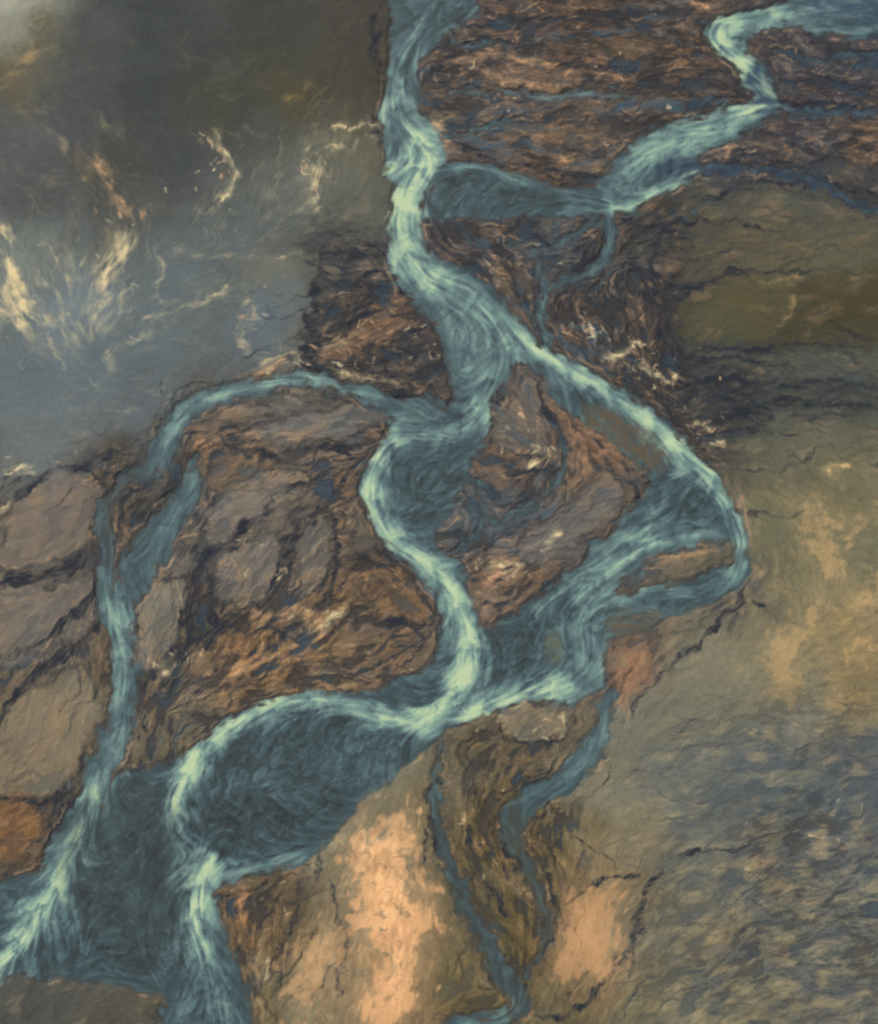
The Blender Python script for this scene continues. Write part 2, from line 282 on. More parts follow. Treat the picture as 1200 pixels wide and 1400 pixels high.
def line(pts,col,a=.8,soft=1.5,warp=1,tex=.5,taper=True,sub=4):
    pts=[p if len(p)==3 else (p[0],p[1],3) for p in pts]
    r=stroke(pts,max(p[2] for p in pts)/2+soft*2+6,warp,sub)
    if r is None: return
    sl,D,S,t,E=r
    w=E[0]*.5*np.clip(1+.25*Lm[sl]+.35*Ls[sl],.15,2.2)
    if taper: w=w*np.clip(np.minimum(t,1-t)*6+.15,0,1)
    m=sst(soft,-soft,D-w)*a*np.clip(1-tex*.4+tex*.4*Lf[sl]+.15*Ls[sl],0,1.2)
    mix(sl,np.clip(m,0,1),col)
rr=np.random.default_rng(77)
def trace(x,y,n,step,bias):
    P=[(x,y)]; pd=None; b=0
    for k in range(n):
        i=int((x-X0)/STEP); j=int((y-Y0)/STEP)
        if not(2<i<NX-2 and 2<j<NY-2): break
        b=b*.75+rr.normal()*.22
        th=float(TH1[j,i])+bias+b; d=np.array([math.cos(th),math.sin(th)])
        if pd is None: d*=rr.choice([-1,1])
        elif d@pd<0: d=-d
        pd=d; x+=d[0]*step; y+=d[1]*step; P.append((x,y))
    return P
DK=(38,43,53)
def rills(N,zone,wr,col,al,nlen=(8,22),soft=1.3,step=6.5,branch=.5):
    c=0;tries=0
    while c<N and tries<N*40:
        tries+=1
        x=rr.uniform(zone[0],zone[2]); y=rr.uniform(zone[1],zone[3]); i=int((x-X0)/STEP); j=int((y-Y0)/STEP)
        if W[j,i]<2 or rr.random()>Mm0[j,i]*1.2: continue
        P=trace(x,y,rr.integers(*nlen),step,rr.normal()*.28)
        if len(P)<5: continue
        w=rr.uniform(*wr); Q=[(p[0],p[1],w*(1-.75*k/len(P))) for k,p in enumerate(P)]
        a=al*rr.uniform(.5,1)
        line(Q,col,a,soft,1,.5,True,1); c+=1
        if rr.random()<branch:
            k=rr.integers(2,len(P)-2); P2=trace(P[k][0],P[k][1],rr.integers(4,9),step*.9,rr.choice([-1,1])*rr.uniform(.3,.8))
            if len(P2)>3: line([(p[0],p[1],w*.6*(1-.7*q/len(P2))) for q,p in enumerate(P2)],col,a*.9,soft,1,.5,True,1)
rills(70,(580,0,1200,330),(2,6),DK,.75)
rills(26,(580,0,1200,330),(3,8),(54,78,100),.6,soft=2.5)
rills(55,(420,320,620,560),(2,7),DK,.8)
rills(60,(600,300,960,620),(2,6),DK,.75)
rills(24,(620,300,860,780),(3,8),(58,86,106),.6,soft=2.5)
rills(35,(610,520,900,850),(1.5,5),DK,.7)
rills(90,(850,440,1200,640),(2,6),DK,.7,(10,28))
rills(30,(850,280,1200,440),(1.5,4),DK,.55)
rills(90,(150,560,620,1030),(2,6),DK,.75)
rills(20,(150,560,620,1030),(2,6),(60,84,98),.5,soft=2.2)
rills(26,(0,620,180,1190),(2,6),DK,.7)
rills(50,(590,1000,830,1400),(1.5,5),(44,44,42),.7)
rills(20,(300,1190,450,1400),(1.5,5),(46,44,42),.7)
rills(12,(1020,640,1200,960),(1.2,2.6),(76,78,70),.4,(6,14))
rills(110,(600,0,1000,260),(1.2,3),(188,146,108),.55,(3,9),1.2,5,.1)
rills(30,(1000,60,1200,260),(1.2,3),(172,140,114),.5,(3,9),1.2,5,.1)
rills(100,(170,570,620,1000),(1.2,3.4),(194,152,110),.55,(3,9),1.2,5,.1)
rills(60,(610,320,960,850),(1.2,3),(188,150,116),.55,(3,8),1.2,5,.1)
rills(26,(430,320,600,540),(1.2,3),(182,148,118),.5,(3,8),1.2,5,.1)
rills(36,(600,1000,830,1400),(1.2,3),(176,142,92),.5,(3,9),1.2,5,.1)
print('rills',time.time()-T0)

def fillpoly(P,col,soft=4,a=1,edge=0,ecol=(42,46,53),warp=2,brk=1.6,kp=.34):
    sl,d=polysdf(P,soft*3+12,warp)
    m=np.clip(sst(soft,-soft,d+brk*Lm[sl]+brk*1.6*Ls[sl])*a,0,1)
    keep=C[sl].copy()
    mix(sl,m,col)
    C[sl]+= (keep-keep.mean((0,1)))*m[...,None]*F(kp)
    if edge:
        e=np.exp(-((d-2)/3.4)**2)*edge*np.clip(.35+.5*Ls[sl],0,1)
        mix(sl,np.clip(e,0,1),ecol)
        e=np.exp(-((d+4)/2.6)**2)*edge*np.clip(.05+.3*Lf[sl]+.9*big[sl],0,1)
        mix(sl,np.clip(e,0,1),(176,144,110))
        e=sst(.0,.4,tone[sl]*.6+.16*Ls[sl]-.05)*m*.5
        mix(sl,np.clip(e,0,1),(128,106,84))
    M[sl]*=(1-.6*m)
for P,c,s,e in [
 ([(20,690),(80,655),(132,648),(140,695),(112,750),(60,768),(5,775)],(116,109,102),6,.7),
 ([(5,805),(70,805),(122,792),(122,850),(75,880),(0,905)],(116,110,102),6,.7),
 ([(205,800),(235,790),(252,815),(245,860),(205,915),(188,890),(190,840)],(122,118,108),5,.8),
 ([(290,690),(330,660),(395,640),(425,655),(395,685),(345,705),(315,735),(285,740)],(120,114,105),7,.7),
 ([(300,765),(350,740),(380,735),(372,790),(335,825),(305,815)],(116,111,104),7,.6),
 ([(408,730),(440,700),(448,740),(440,795),(412,805)],(116,111,103),7,.5),
 ([(350,590),(400,570),(480,553),(530,563),(500,585),(430,603),(370,610)],(106,108,107),7,.6),
 ([(290,650),(340,612),(380,610),(350,640),(300,670)],(110,99,88),7,.5),
 ([(5,975),(60,940),(115,915),(128,955),(118,1020),(95,1070),(30,1085),(-20,1085)],(125,116,99),8,.6),
 ([(682,985),(715,965),(768,966),(772,992),(730,1012),(690,1008)],(126,121,105),4,.7),
 ([(672,600),(695,560),(722,515),(742,555),(748,600),(715,618)],(105,101,95),7,.6),
 ([(740,515),(775,545),(830,590),(880,640),(855,650),(800,610),(750,560)],(128,104,84),7,.4),
 ([(700,745),(770,700),(830,650),(848,690),(800,735),(735,765)],(108,105,101),8,.5),
 ([(480,450),(540,425),(555,440),(520,465),(450,490),(455,470)],(120,98,80),7,.5),
 ([(500,800),(560,800),(590,830),(570,845),(520,835)],(108,88,70),7,.5),
 ([(470,700),(490,690),(510,740),(490,750)],(106,100,90),6,.5),([(660,700),(700,690),(710,710),(670,730)],(100,100,100),6,.5),([(255,910),(300,870),(320,880),(280,920)],(110,94,76),6,.5),
 ([(640,100),(700,92),(760,102),(700,112)],(114,98,86),6,.5),([(780,60),(860,50),(930,62),(860,78)],(78,69,60),7,.6),([(700,180),(780,172),(830,182),(760,196)],(100,90,80),6,.5),
 ([(935,400),(1000,388),(1070,382),(1085,400),(1060,455),(1000,468),(935,462)],(79,77,60),10,.15),
 ([(1092,395),(1200,375),(1350,370),(1350,480),(1120,470),(1070,455)],(69,66,51),10,.15),
 ([(960,285),(1060,260),(1200,300),(1350,330),(1350,372),(1200,365),(1060,372),(950,385),(940,330)],(85,83,70),14,.2),
 ([(950,480),(1060,485),(1200,478),(1350,478),(1350,505),(1120,515),(980,500)],(78,82,75),9,.3),([(1060,570),(1200,570),(1350,575),(1350,610),(1080,605)],(95,96,83),10,.2),
 ([(0,1090),(45,1095),(60,1140),(30,1170),(0,1180),(-60,1150)],(124,95,68),12,.3),
]: fillpoly(P,c,s,.74,e,warp=2,brk=2.4,kp=.5)
for P,c,s in [
 ([(320,360),(425,358),(420,385),(410,470),(380,480),(385,400),(345,385)],(106,109,102),12),
 ([(350,395),(410,392),(405,460),(360,470)],(89,101,109),14),
 ([(215,365),(270,360),(275,400),(225,412)],(89,101,107),14),
]: fillpoly(P,c,s,.6,0,warp=3,brk=3)
for P,c,s in [
 ([(510,1130),(545,1115),(575,1150),(562,1200),(590,1260),(565,1330),(560,1400),(500,1400),(520,1320),(495,1270),(490,1210),(475,1160)],(214,168,122),13),
 ([(430,1270),(450,1265),(455,1310),(430,1360),(415,1400),(400,1340)],(184,148,109),13),
 ([(780,1230),(825,1210),(845,1260),(840,1310),(805,1340),(765,1340),(770,1290)],(174,139,102),18),
]: fillpoly(P,c,s,.88,0,warp=3,brk=6,kp=.5)
fillpoly([(845,895),(885,882),(892,905),(868,948),(848,968),(836,940)],(150,120,96),12,.6,0,brk=4,kp=1.0)
# rills that cut across the bars
rills(60,(0,640,620,1020),(1.2,3.4),(46,50,58),.6,(6,18))
rills(34,(620,500,900,850),(1.2,3.2),(46,50,58),.6,(6,16))
rills(50,(860,280,1200,640),(1.2,3.2),(46,52,60),.55,(8,24))
rills(40,(600,0,1200,260),(1.2,3.2),(44,50,62),.6,(8,22))
# dry-silt blotches on the eastern plain
bl=fbm(PX+.5*WX,PY+.5*WY,60,7,601,.68); fine=fbm(PX,PY,8,3,611)
east=sst(970,1090,PX+60*big)*sst(630,720,PY)*sst(1020,900,PY)
mix(ALL,np.clip(sst(.0,.26,bl+.08*fine)*east*.60,0,1),(190,159,115))
mix(ALL,np.clip(sst(.05,.35,-bl+.06*fine)*east*.35,0,1),(96,99,85))
se=sst(850,960,PX+40*big)*sst(940,1030,PY+40*big)
bands=lic(fbm(PX,PY,24,6,631,.76),TH1*F(.5)+TH*F(.5),6,2.0)
iso=fbm(PX,PY,70,4,651)
mix(ALL,np.clip(sst(.4,2.0,bands+2.2*iso)*se*.46,0,1),(160,148,114))
mix(ALL,np.clip(sst(.3,1.9,-bands+2.5*iso+.5*tone)*se*.42,0,1),(72,83,91))
mix(ALL,np.clip(np.exp(-((bands+.3)/.12)**2)*se*.34*sst(-.2,.2,tone),0,1),(60,68,74))
mix(ALL,np.clip(np.exp(-((bands-1.)/.15)**2)*se*.3*sst(-.1,.3,-tone),0,1),(176,150,108))
sl,d=polysdf([(960,1050),(1060,1035),(1200,1070),(1350,1080),(1350,1150),(1180,1130),(1060,1120),(975,1110)],60,3)
mix(sl,sst(16,-16,d)*.42*np.clip(.8+.3*Ls[sl],0,1.2),(78,90,97))
rills(230,(850,950,1200,1400),(1.,3.0),(56,64,70),.55,(6,22))
rills(90,(860,980,1200,1400),(1.5,5),(172,154,114),.42,(2,6),1.8,5,.1)
# tongue grain: pits, runnels and paler crests
tg=sst(395,430,PX)*sst(880,840,PX)*sst(1080,1130,PY)*sst(.25,.1,Mm0)
gr=fbm(RX,RY,20,6,661,.74)
mix(ALL,np.clip(sst(.04,.26,gr+.03*Ls)*tg*.5,0,1),(114,108,92))
mix(ALL,np.clip(sst(.3,.45,gr+.05*Lm)*tg*.5,0,1),(82,82,75))
mix(ALL,np.clip(sst(.08,.3,-gr)*tg*.25,0,1),(220,184,142))
C*= (1+.05*Ls*tg+.04*Lm*tg)[...,None]

def feather(pts,col,a=.6,sl_=6,sr=20,thr=0.):
    pts=[p if len(p)==3 else (p[0],p[1],1) for p in pts]
    r=stroke(pts,max(sl_,sr)*2.2,2)
    if r is None: return
    sl,D,S,t,E=r
    s=np.where(S<0,sl_,sr); m=np.exp(-(D/s)**1.3)*np.clip(np.minimum(t,1-t)*5+.1,0,1)*E[0]
    m=m*np.clip(.48+.30*Ls[sl]+.22*Lm[sl]+.10*Lf[sl]+.9*big[sl]+.5*gr[sl]-thr,0,1.5)
    mix(sl,np.clip(m*a,0,1),col)
for L in [
 [(0,795,8),(60,788,16),(110,770,14),(135,735,8)],[(-20,700,8),(60,655,7),(140,625,9),(200,590,8),(255,552,6)],
 [(0,905,6),(50,880,10),(100,840,12),(130,800,8)],[(0,990,10),(50,920,10),(110,880,12),(135,850,8)],
 [(265,880,14),(262,830,24),(268,785,22),(300,742,14),(345,715,12),(385,675,9),(450,645,6)],
 [(220,940,8),(255,885,14),(320,850,10),(375,810,8),(400,760,8),(440,700,6)],[(300,860,8),(290,810,8),(290,770,6)],
 [(200,1000,6),(195,940,8),(215,900,6)],[(395,790,8),(400,740,7),(445,690,6),(480,650,5)],
 [(440,520,10),(430,490,20),(425,440,14),(430,390,10),(440,350,8),(460,320,4)],
 [(430,380,5),(470,390,5),(520,385,4),(560,405,4)],[(428,420,6),(470,425,6),(520,412,5)],[(432,460,6),(480,440,5),(540,430,5),(575,440,4)],[(440,500,6),(500,495,7),(560,485,7),(600,490,5)],[(440,350,4),(480,345,5),(530,360,4)],
 [(0,1090,6),(60,1095,10),(95,1075,12)],[(60,1170,8),(85,1130,14),(95,1090,14)],
 [(660,600,6),(675,570,6),(700,515,4)],[(735,520,6),(750,560,6),(770,600,8),(770,640,9)],[(690,650,8),(720,640,6),(760,650,6)],[(870,690,5),(865,660,6),(850,630,4)],
 [(760,545,5),(790,590,6),(840,630,7),(885,650,6)],
 [(930,470,4),(1000,480,5),(1080,470,4),(1200,475,3)],[(900,530,6),(980,520,9),(1060,530,7),(1130,520,5),(1200,530,4)],[(930,580,6),(1000,570,9),(1060,550,7),(1200,560,4)],[(960,600,6),(1020,590,6),(1100,600,3)],[(880,500,5),(940,500,7),(1000,490,5),(1080,500,4)],
 [(850,400,8),(900,400,10),(950,385,6),(1050,372,4),(1200,372,3)],[(900,470,6),(920,420,8),(950,390,5)],[(840,300,6),(900,310,8),(980,300,5),(1100,330,3)],
 [(860,1330,5),(868,1270,8),(885,1215,9),(930,1170,8),(990,1160,4),(1100,1130,2)],[(860,1290,4),(820,1350,5),(770,1390,7),(720,1385,6)],[(770,1235,5),(820,1205,6),(880,1195,5)],[(700,1310,8),(710,1350,10),(712,1380,8)],
 [(600,1060,6),(590,1100,8),(600,1160,7)],[(740,1180,6),(760,1230,6),(750,1290,7),(725,1340,7)],[(640,1130,4),(660,1200,5),(700,1260,5)],[(690,1110,5),(700,1170,6),(730,1200,5)],
 [(440,1165,5),(425,1215,6),(390,1290,5),(375,1360,4)],[(590,1110,4),(570,1200,3)],[(455,1200,3),(470,1290,3),(460,1370,2)],
 [(1022,790,6),(1005,830,7),(950,880,6),(880,950,6),(850,990,5)],[(1030,820,4),(1060,850,3)],[(1010,700,4),(1060,705,3),(1100,700,2)],
 [(600,40,8),(640,20,5)],[(590,100,7),(640,70,8),(720,50,7)],[(700,30,7),(800,25,7),(950,20,5)],[(740,80,8),(850,95,9),(940,80,6)],[(600,190,5),(680,220,5),(780,235,5)],[(1070,150,9),(1140,150,9),(1200,160,7)],[(1060,110,6),(1200,120,6)],[(950,280,5),(1080,250,5),(1200,262,6)],
 [(520,0,6),(505,60,8),(520,120,7),(515,190,6),(530,240,5)],[(700,1005,6),(740,1020,6),(775,1000,6),(780,965,5)],
 [(470,770,6),(520,765,6),(560,790,6),(590,840,5)],[(480,850,7),(540,850,8),(590,870,8)],
 [(300,600,6),(350,625,7),(420,618,8),(500,600,6)],[(270,760,8),(330,745,6)],[(320,840,7),(370,800,7),(395,730,6),(430,690,5)],[(450,700,6),(460,760,7),(440,820,7),(380,880,6)],[(130,640,10),(80,640,5),(0,670,5)],
]: line(L,DK,.8,2.6,2,.6)
for L in [[(600,180,8),(680,200,10),(760,205,6)],[(760,300,10),(750,350,10),(730,390,8)],[(630,770,8),(650,720,12),(640,680,8)],[(760,640,8),(768,600,7),(745,570,4)],[(640,740,10),(700,720,10),(760,690,8)],[(720,55,5),(830,45,8),(930,20,5)],[(1080,160,10),(1200,150,9)],[(880,150,8),(960,140,12),(1010,150,7)]]:
    line(L,(58,84,104),.65,5,2,.9)
CR=(218,202,158); CO=(204,160,118)
for L in [
 ([(5,300),(12,350),(32,410),(45,460)],CR,.9,5,24),([(190,318),(168,350),(150,380),(135,415)],CR,.9,6,15),([(150,380),(130,430),(120,470)],CR,.4,5,12),
 ([(0,400),(25,440),(60,440),(100,470)],CR,.5,9,18),([(290,175),(305,205),(322,232),(310,262),(290,282),(262,300)],CR,.85,4,7),([(120,350),(95,380),(60,400),(40,430)],CR,.5,6,16),([(150,430),(220,430),(300,400),(320,385)],CR,.45,3,7),
 ([(155,520),(150,480),(190,465),(205,440)],CR,.35,4,9),([(420,180),(430,220),(425,270),(445,300)],CR,.45,8,10),([(425,178),(470,176),(530,172)],CR,.8,3,4),([(430,200),(480,196),(520,190)],CR,.5,3,4),([(418,230),(435,240),(430,262)],CR,.85,6,6),
 ([(330,390),(345,430),(330,460),(350,480)],CR,.45,4,6),([(60,250),(100,225),(130,260),(135,300)],(164,138,100),.6,4,7),([(110,190),(150,240),(180,290),(205,298)],(182,150,114),.6,4,8),([(380,140),(410,130),(420,105)],(150,126,82),.6,3,5),
 ([(0,130),(30,90),(70,60)],(150,132,98),.6,8,8),([(30,90),(50,50),(60,20)],(160,140,104),.5,6,6),([(330,340),(380,350),(425,350)],CR,.4,3,5),([(190,300),(200,290),(210,300)],CO,.9,5,7),
 ([(0,310),(20,330)],CR,.8,6,8),([(140,620),(200,590),(240,560)],(150,142,118),.5,4,5),([(20,650),(30,635),(50,645)],CR,.9,5,6),([(320,520),(370,505),(400,490)],CO,.8,4,5),([(350,500),(400,488),(410,498)],CR,.8,3,4),
 ([(60,480),(90,430),(75,390)],CR,.35,6,14),([(120,470),(160,430),(165,400)],CR,.3,4,8),([(215,340),(225,370),(220,410),(270,415)],CR,.35,3,5),([(240,340),(280,350),(320,345)],CR,.3,3,6),([(60,170),(90,190),(85,230)],(150,140,118),.4,4,8),([(240,60),(300,90),(380,80)],(88,90,82),.4,8,20),([(350,250),(380,280),(390,330)],(130,130,115),.35,4,14),
 ([(590,165),(604,190),(605,220)],(222,186,144),.95,7,6),([(650,365),(668,372),(680,400)],(218,188,146),.95,8,7),([(440,940),(470,936),(495,950)],(196,164,126),.8,5,6),([(650,930),(665,928),(668,945)],(206,158,120),.8,6,6),
 ([(990,655),(1012,700),(1022,740)],(176,144,114),.6,6,3),([(600,350),(640,362)],(120,102,84),.5,4,4),([(718,452),(730,470)],(150,140,112),.6,4,4),
 ([(1075,385),(1090,380),(1075,420),(1060,450)],(150,130,92),.6,3,4),([(960,395),(1070,382),(1200,372)],(140,120,88),.5,2,4),([(1120,636),(1175,634)],(200,172,126),.8,4,4),
 ([(870,470),(850,490),(820,488)],CR,.7,4,4),([(880,490),(900,520),(930,510)],CR,.7,4,4),([(940,560),(970,590),(990,620)],CR,.6,4,4),([(830,480),(870,510)],CR,.4,4,4),([(960,600),(990,610)],CR,.6,4,4),
 ([(730,600),(742,620),(720,640)],CR,.8,4,5),([(672,550),(690,580),(680,600)],CR,.5,3,4),([(650,770),(700,775),(725,765)],CR,.8,4,5),([(730,760),(750,740),(765,720)],CR,.8,4,5),([(660,800),(690,780)],(206,156,128),.7,6,6),
 ([(780,640),(830,620),(855,645)],(172,132,100),.6,6,9),([(770,600),(800,590),(840,580)],(176,134,108),.4,8,12),([(740,520),(790,560),(850,590)],(190,144,114),.5,4,9),
 ([(680,985),(700,970),(730,962)],CR,.8,3,4),([(760,1010),(772,990),(768,970)],CR,.7,3,4),([(330,1210),(330,1250),(350,1290)],(184,134,94),.7,4,8),([(370,1300),(355,1340),(360,1380)],CR,.4,3,8),
 ([(1060,640),(1080,700),(1110,730),(1060,790)],(150,130,96),.35,8,16),([(400,830),(440,850),(435,900)],CO,.6,6,8),([(470,820),(455,850),(400,870)],CR,.4,4,6),([(200,900),(230,915),(240,905)],CR,.6,4,5),([(350,770),(362,740)],CR,.6,3,4),
 ([(440,480),(480,460),(500,455)],CR,.5,3,5),([(455,500),(500,520),(560,520)],CR,.5,3,5),([(985,200),(1000,195),(990,225)],CO,.8,4,5),([(770,190),(760,215),(780,220)],CO,.6,4,5),
 ([(600,85),(680,78),(760,90),(840,80)],CO,.5,5,6),([(640,100),(740,115),(850,108)],CO,.5,5,6),([(800,235),(860,225)],CO,.6,4,5),([(940,8),(975,12)],CO,.9,4,5),([(1100,180),(1180,190),(1230,185)],CO,.5,5,6),
 ([(300,940),(380,890),(450,870)],CO,.5,6,8),([(260,950),(300,920),(340,900)],CO,.5,5,7),([(330,830),(380,850),(420,810)],CO,.5,4,6),([(250,620),(320,590),(420,600)],CO,.4,4,6),([(860,770),(920,760),(985,750)],CO,.6,5,5),([(0,700),(20,680)],CR,.6,4,5),
]: feather(L[0],L[1],L[2]*1.2,L[3],L[4])
# faint wind-drawn silt filaments over the grey lake flats
for (zx0,zy0,zx1,zy1,n_,c_) in [(0,300,420,560,70,(150,148,128)),(0,120,300,320,34,(128,120,98)),(0,330,180,480,30,(196,184,146)),(330,160,470,330,24,(156,148,122)),(150,20,500,160,22,(88,86,74))]:
    for _ in range(n_):
        P=trace(rr.uniform(zx0,zx1),rr.uniform(zy0,zy1),rr.integers(5,16),5,rr.normal()*.3)
        if len(P)>4: line([(p[0],p[1],rr.uniform(1,3)) for p in P],c_,rr.uniform(.15,.45),2.2,2,.5,True,1)
for (gx_,gy_,rx_,ry_,n_) in [(860,490,40,30,26),(920,520,40,30,22),(960,590,35,25,20),(430,240,18,50,22),(300,230,25,50,14),(100,400,90,60,20),(340,440,20,45,12),(470,480,40,30,16),(390,497,30,10,10),(700,775,60,25,26),(735,610,20,30,12),(690,590,20,40,10),(440,850,50,40,20),(230,900,40,25,12),(640,90,60,30,12),(780,90,140,60,26),(700,350,60,30,14),(800,450,30,25,14),(560,470,40,30,12),(360,760,30,50,10),(740,990,40,25,14),(600,190,8,30,8),(650,372,25,15,10),(690,1200,60,120,14),(370,1270,40,60,12),(620,1150,20,60,6),(160,300,50,60,10),(1000,200,20,15,8),(190,780,40,60,8),(60,640,60,15,8),(1110,1140,70,60,14)]:
    for _ in range(int(n_*1.3)):
        x=gx_+rr.normal()*rx_*.6; y=gy_+rr.normal()*ry_*.6
        P=trace(x,y,rr.integers(2,5),rr.uniform(2,3.6),rr.normal()*.6)
        if len(P)<3: continue
        line([(p[0],p[1],rr.uniform(1.,2.4)) for p in P],(222,204,164) if rr.random()<.6 else (212,170,132),rr.uniform(.3,.7),1.3,1,.3,True,2)
print('land',time.time()-T0)

# ------------------------------------------------------------ water colour
Lw=np.full((NY,NX),F(.26))
Lw+=F(.13)*fbm(PX,PY,70,4,701)
saw=np.zeros((NY,NX),F)
for q,(pts,sa,sb) in enumerate(THREADS):
    r=TR[q]
    if r is None: continue
    sl,D,S,t,E=r
    pl=np.array(pts); Ltot=np.hypot(*np.diff(pl[:,:2],axis=0).T).sum()
    s=np.where(S<0,sa,sb)*np.clip(1.1+.6*big[sl]+.12*Lc[sl],.4,2)
    Dn=np.clip(D+1.7*Lx[sl]+3.0*Ly[sl],0,None)
    core=np.exp(-(Dn/s)**1.7); wide=np.exp(-(Dn/(s*2.6))**1.4)
    ph=(t*Ltot-1.2*D+30*big[sl]+2*Ly[sl])/62
    sw=np.mod(ph,1); sw=(sst(0,.8,sw)-sst(.8,1,sw))
    val=E[0]*(.66*core*np.clip(1+.05*Lx[sl]+.06*Ly[sl],.5,1.3)+.38*wide*np.clip(.9+.20*Lx[sl]+.20*Ly[sl]+.55*(sw-.5),.05,1.9))*np.clip(np.minimum(t,1-t)*10+.1,0,1)
    Lw[sl]=np.maximum(Lw[sl],F(.14)+val*F(.80))
    wgt=wide*min(1,Ltot/200)*E[0]
    saw[sl]=np.where(wgt>np.abs(saw[sl]),wgt*(sw-.5),saw[sl])
def soft(P,v,a,s,warp=1):
    sl,d=polysdf(P,s*2.5+8,warp); m=sst(s,-s,d+2*Lx[sl]+3*Ly[sl])*a
    Lw[sl]=Lw[sl]*(1-m)+v*m
soft([(570,395),(640,400),(690,445),(690,500),(665,560),(640,520),(615,470)],.50,.7,18)
soft([(545,610),(600,610),(640,620),(615,690),(595,725),(560,730),(540,690),(530,650)],.2,.75,9,2)
soft([(335,1000),(440,975),(510,1000),(560,1010),(500,1080),(430,1150),(330,1180),(285,1140),(278,1090),(300,1030)],.14,.7,10,2)
soft([(440,1040),(480,1010),(550,1010),(500,1070),(450,1075)],.34,.55,6,2)
soft([(340,1040),(400,1020),(440,1060),(400,1100),(330,1090)],.25,.4,8,2)
soft([(300,1100),(380,1090),(420,1110),(380,1150),(310,1150)],.05,.5,8,2)
soft([(150,1085),(225,1060),(225,1110),(222,1160),(240,1230),(220,1300),(160,1270),(110,1230),(115,1170)],.08,.7,12,2)
soft([(170,1210),(250,1200),(255,1270),(220,1300),(180,1270)],.22,.5,7,2)
soft([(130,1130),(180,1120),(200,1160),(160,1190),(120,1180)],.22,.45,5,2)
soft([(160,1075),(215,1065),(210,1110),(170,1120)],.18,.4,5,2)
soft([(0,1335),(60,1290),(130,1275),(230,1300),(240,1360),(120,1345)],.12,.6,9,2)
soft([(900,640),(985,690),(995,730),(930,740),(890,730)],.28,.5,12,2)
soft([(905,650),(940,660),(940,700),(900,700)],.13,.6,7,2)
soft([(735,815),(770,810),(790,830),(760,860),(735,860)],.17,.65,6,2)
soft([(665,865),(730,850),(735,900),(700,930),(665,900)],.17,.7,9,2)
soft([(595,240),(700,245),(800,265),(740,290),(600,298)],.16,.65,9,2)
soft([(525,925),(590,915),(600,945),(560,965),(510,955)],.17,.65,8,2)
soft([(760,850),(815,830),(815,930),(770,930)],.42,.5,12,2)
soft([(530,150),(560,150),(560,200),(535,200)],.38,.5,8,2)
soft([(545,70),(570,65),(565,120),(540,110)],.18,.6,8,2)
soft([(880,200),(960,175),(1030,150),(1000,180),(930,215),(850,265),(835,260)],.60,.6,12,2)
soft([(245,1290),(300,1290),(340,1400),(240,1400)],.32,.5,12,2)
soft([(590,35),(640,5),(650,20),(600,50),(575,70)],.16,.5,8,2)
Lw+=F(.022)*Lf+F(.036)*Lx+F(.032)*Ly+F(.02)*Lc+F(.20)*saw
def lobes(sc_,seed,amp):
    lob=fbm(PX+Ly*3,PY-Ly*3,sc_,3,seed,.5); lr=np.mod(lob*3.4+.5,1.0)
    return (F(amp)*(sst(0,.9,lr)-sst(.93,1,lr)-.5)*sst(-6,-22,W)).astype(F)
Lw+=lobes(80,731,.15)+lobes(44,751,.08)
shore=np.exp(-((W+5)/3.5)**2)
Lw+=F(.16)*shore*np.clip(.2+1.6*big,0,1)
ramp_x=np.array([-.1,.05,.25,.45,.65,.85,1.05])
rc=np.array([(39,47,52),(50,61,66),(62,82,90),(86,113,119),(116,149,145),(150,184,161),(182,206,170)])/255
LW=np.clip(Lw,-.1,1.05)
WC=np.stack([np.interp(LW,ramp_x,rc[:,k]) for k in range(3)],-1).astype(F)
def tint(P,col,a,s):
    sl,d=polysdf(P,s*2.5+8,2); m=(sst(s,-s,d+2*Ly[sl])*a)[...,None]*np.clip(.9+.25*Lm[sl],0,1.3)[...,None]
    WC[sl]=WC[sl]*(1-m)+np.array(col,F)/255*m
tint([(935,222),(1400,222),(1400,340),(1150,285),(940,250)],(40,54,76),.8,8)
tint([(1060,60),(1400,60),(1400,170),(1060,170)],(50,68,90),.7,8)
tint([(1090,-60),(1400,-60),(1400,45),(1200,32),(1110,12)],(54,77,98),.6,10)
tint([(810,560),(860,575),(905,610),(905,645),(860,625),(800,585)],(88,82,70),.85,9)
tint([(830,842),(900,835),(895,862),(840,872)],(96,89,76),.7,8)
tint([(742,872),(770,868),(768,900),(745,900)],(98,102,86),.6,8)
tint([(150,610),(200,650),(215,700),(160,760),(140,700)],(64,67,66),.6,14)
tint([(100,1100),(230,1080),(240,1300),(100,1240)],(54,62,64),.35,20)
tint([(585,1060),(625,1150),(725,1380),(690,1400),(600,1200)],(56,64,66),.65,12)
tint([(695,1110),(770,1200),(760,1330),(700,1330)],(66,69,63),.75,12)
tint([(620,110),(890,112),(890,145),(620,145)],(98,110,110),.4,6)
wet=np.exp(-np.clip(W,0,None)/(3.5+3.5*np.clip(big+.2*Ls,-.6,1)))*.7*np.clip(.6+.8*big+.25*Lm,0,1)*(W<30)
mix(ALL,np.clip(wet,0,.9),(46,50,55))
rimb=np.exp(-((W-6)/2.2)**2)*sst(.12,.4,fbm(PX,PY,45,3,771)+.06*Lm)*.5
mix(ALL,np.clip(rimb,0,1),(178,150,118))
We=W+2.0*Lm+1.2*Ls+1.0*Lf
a=sst(4.0,-5.5,We)[...,None]
C=C*(1-a)+WC*a
C=C*.55+.45*np.stack([blur(C[...,k],1) for k in range(3)],-1)
C=C*F(.95)+np.array([.022,.021,.019],F)  # aerial haze painted into the colour: contrast eased, blacks lifted
print('colour',time.time()-T0)

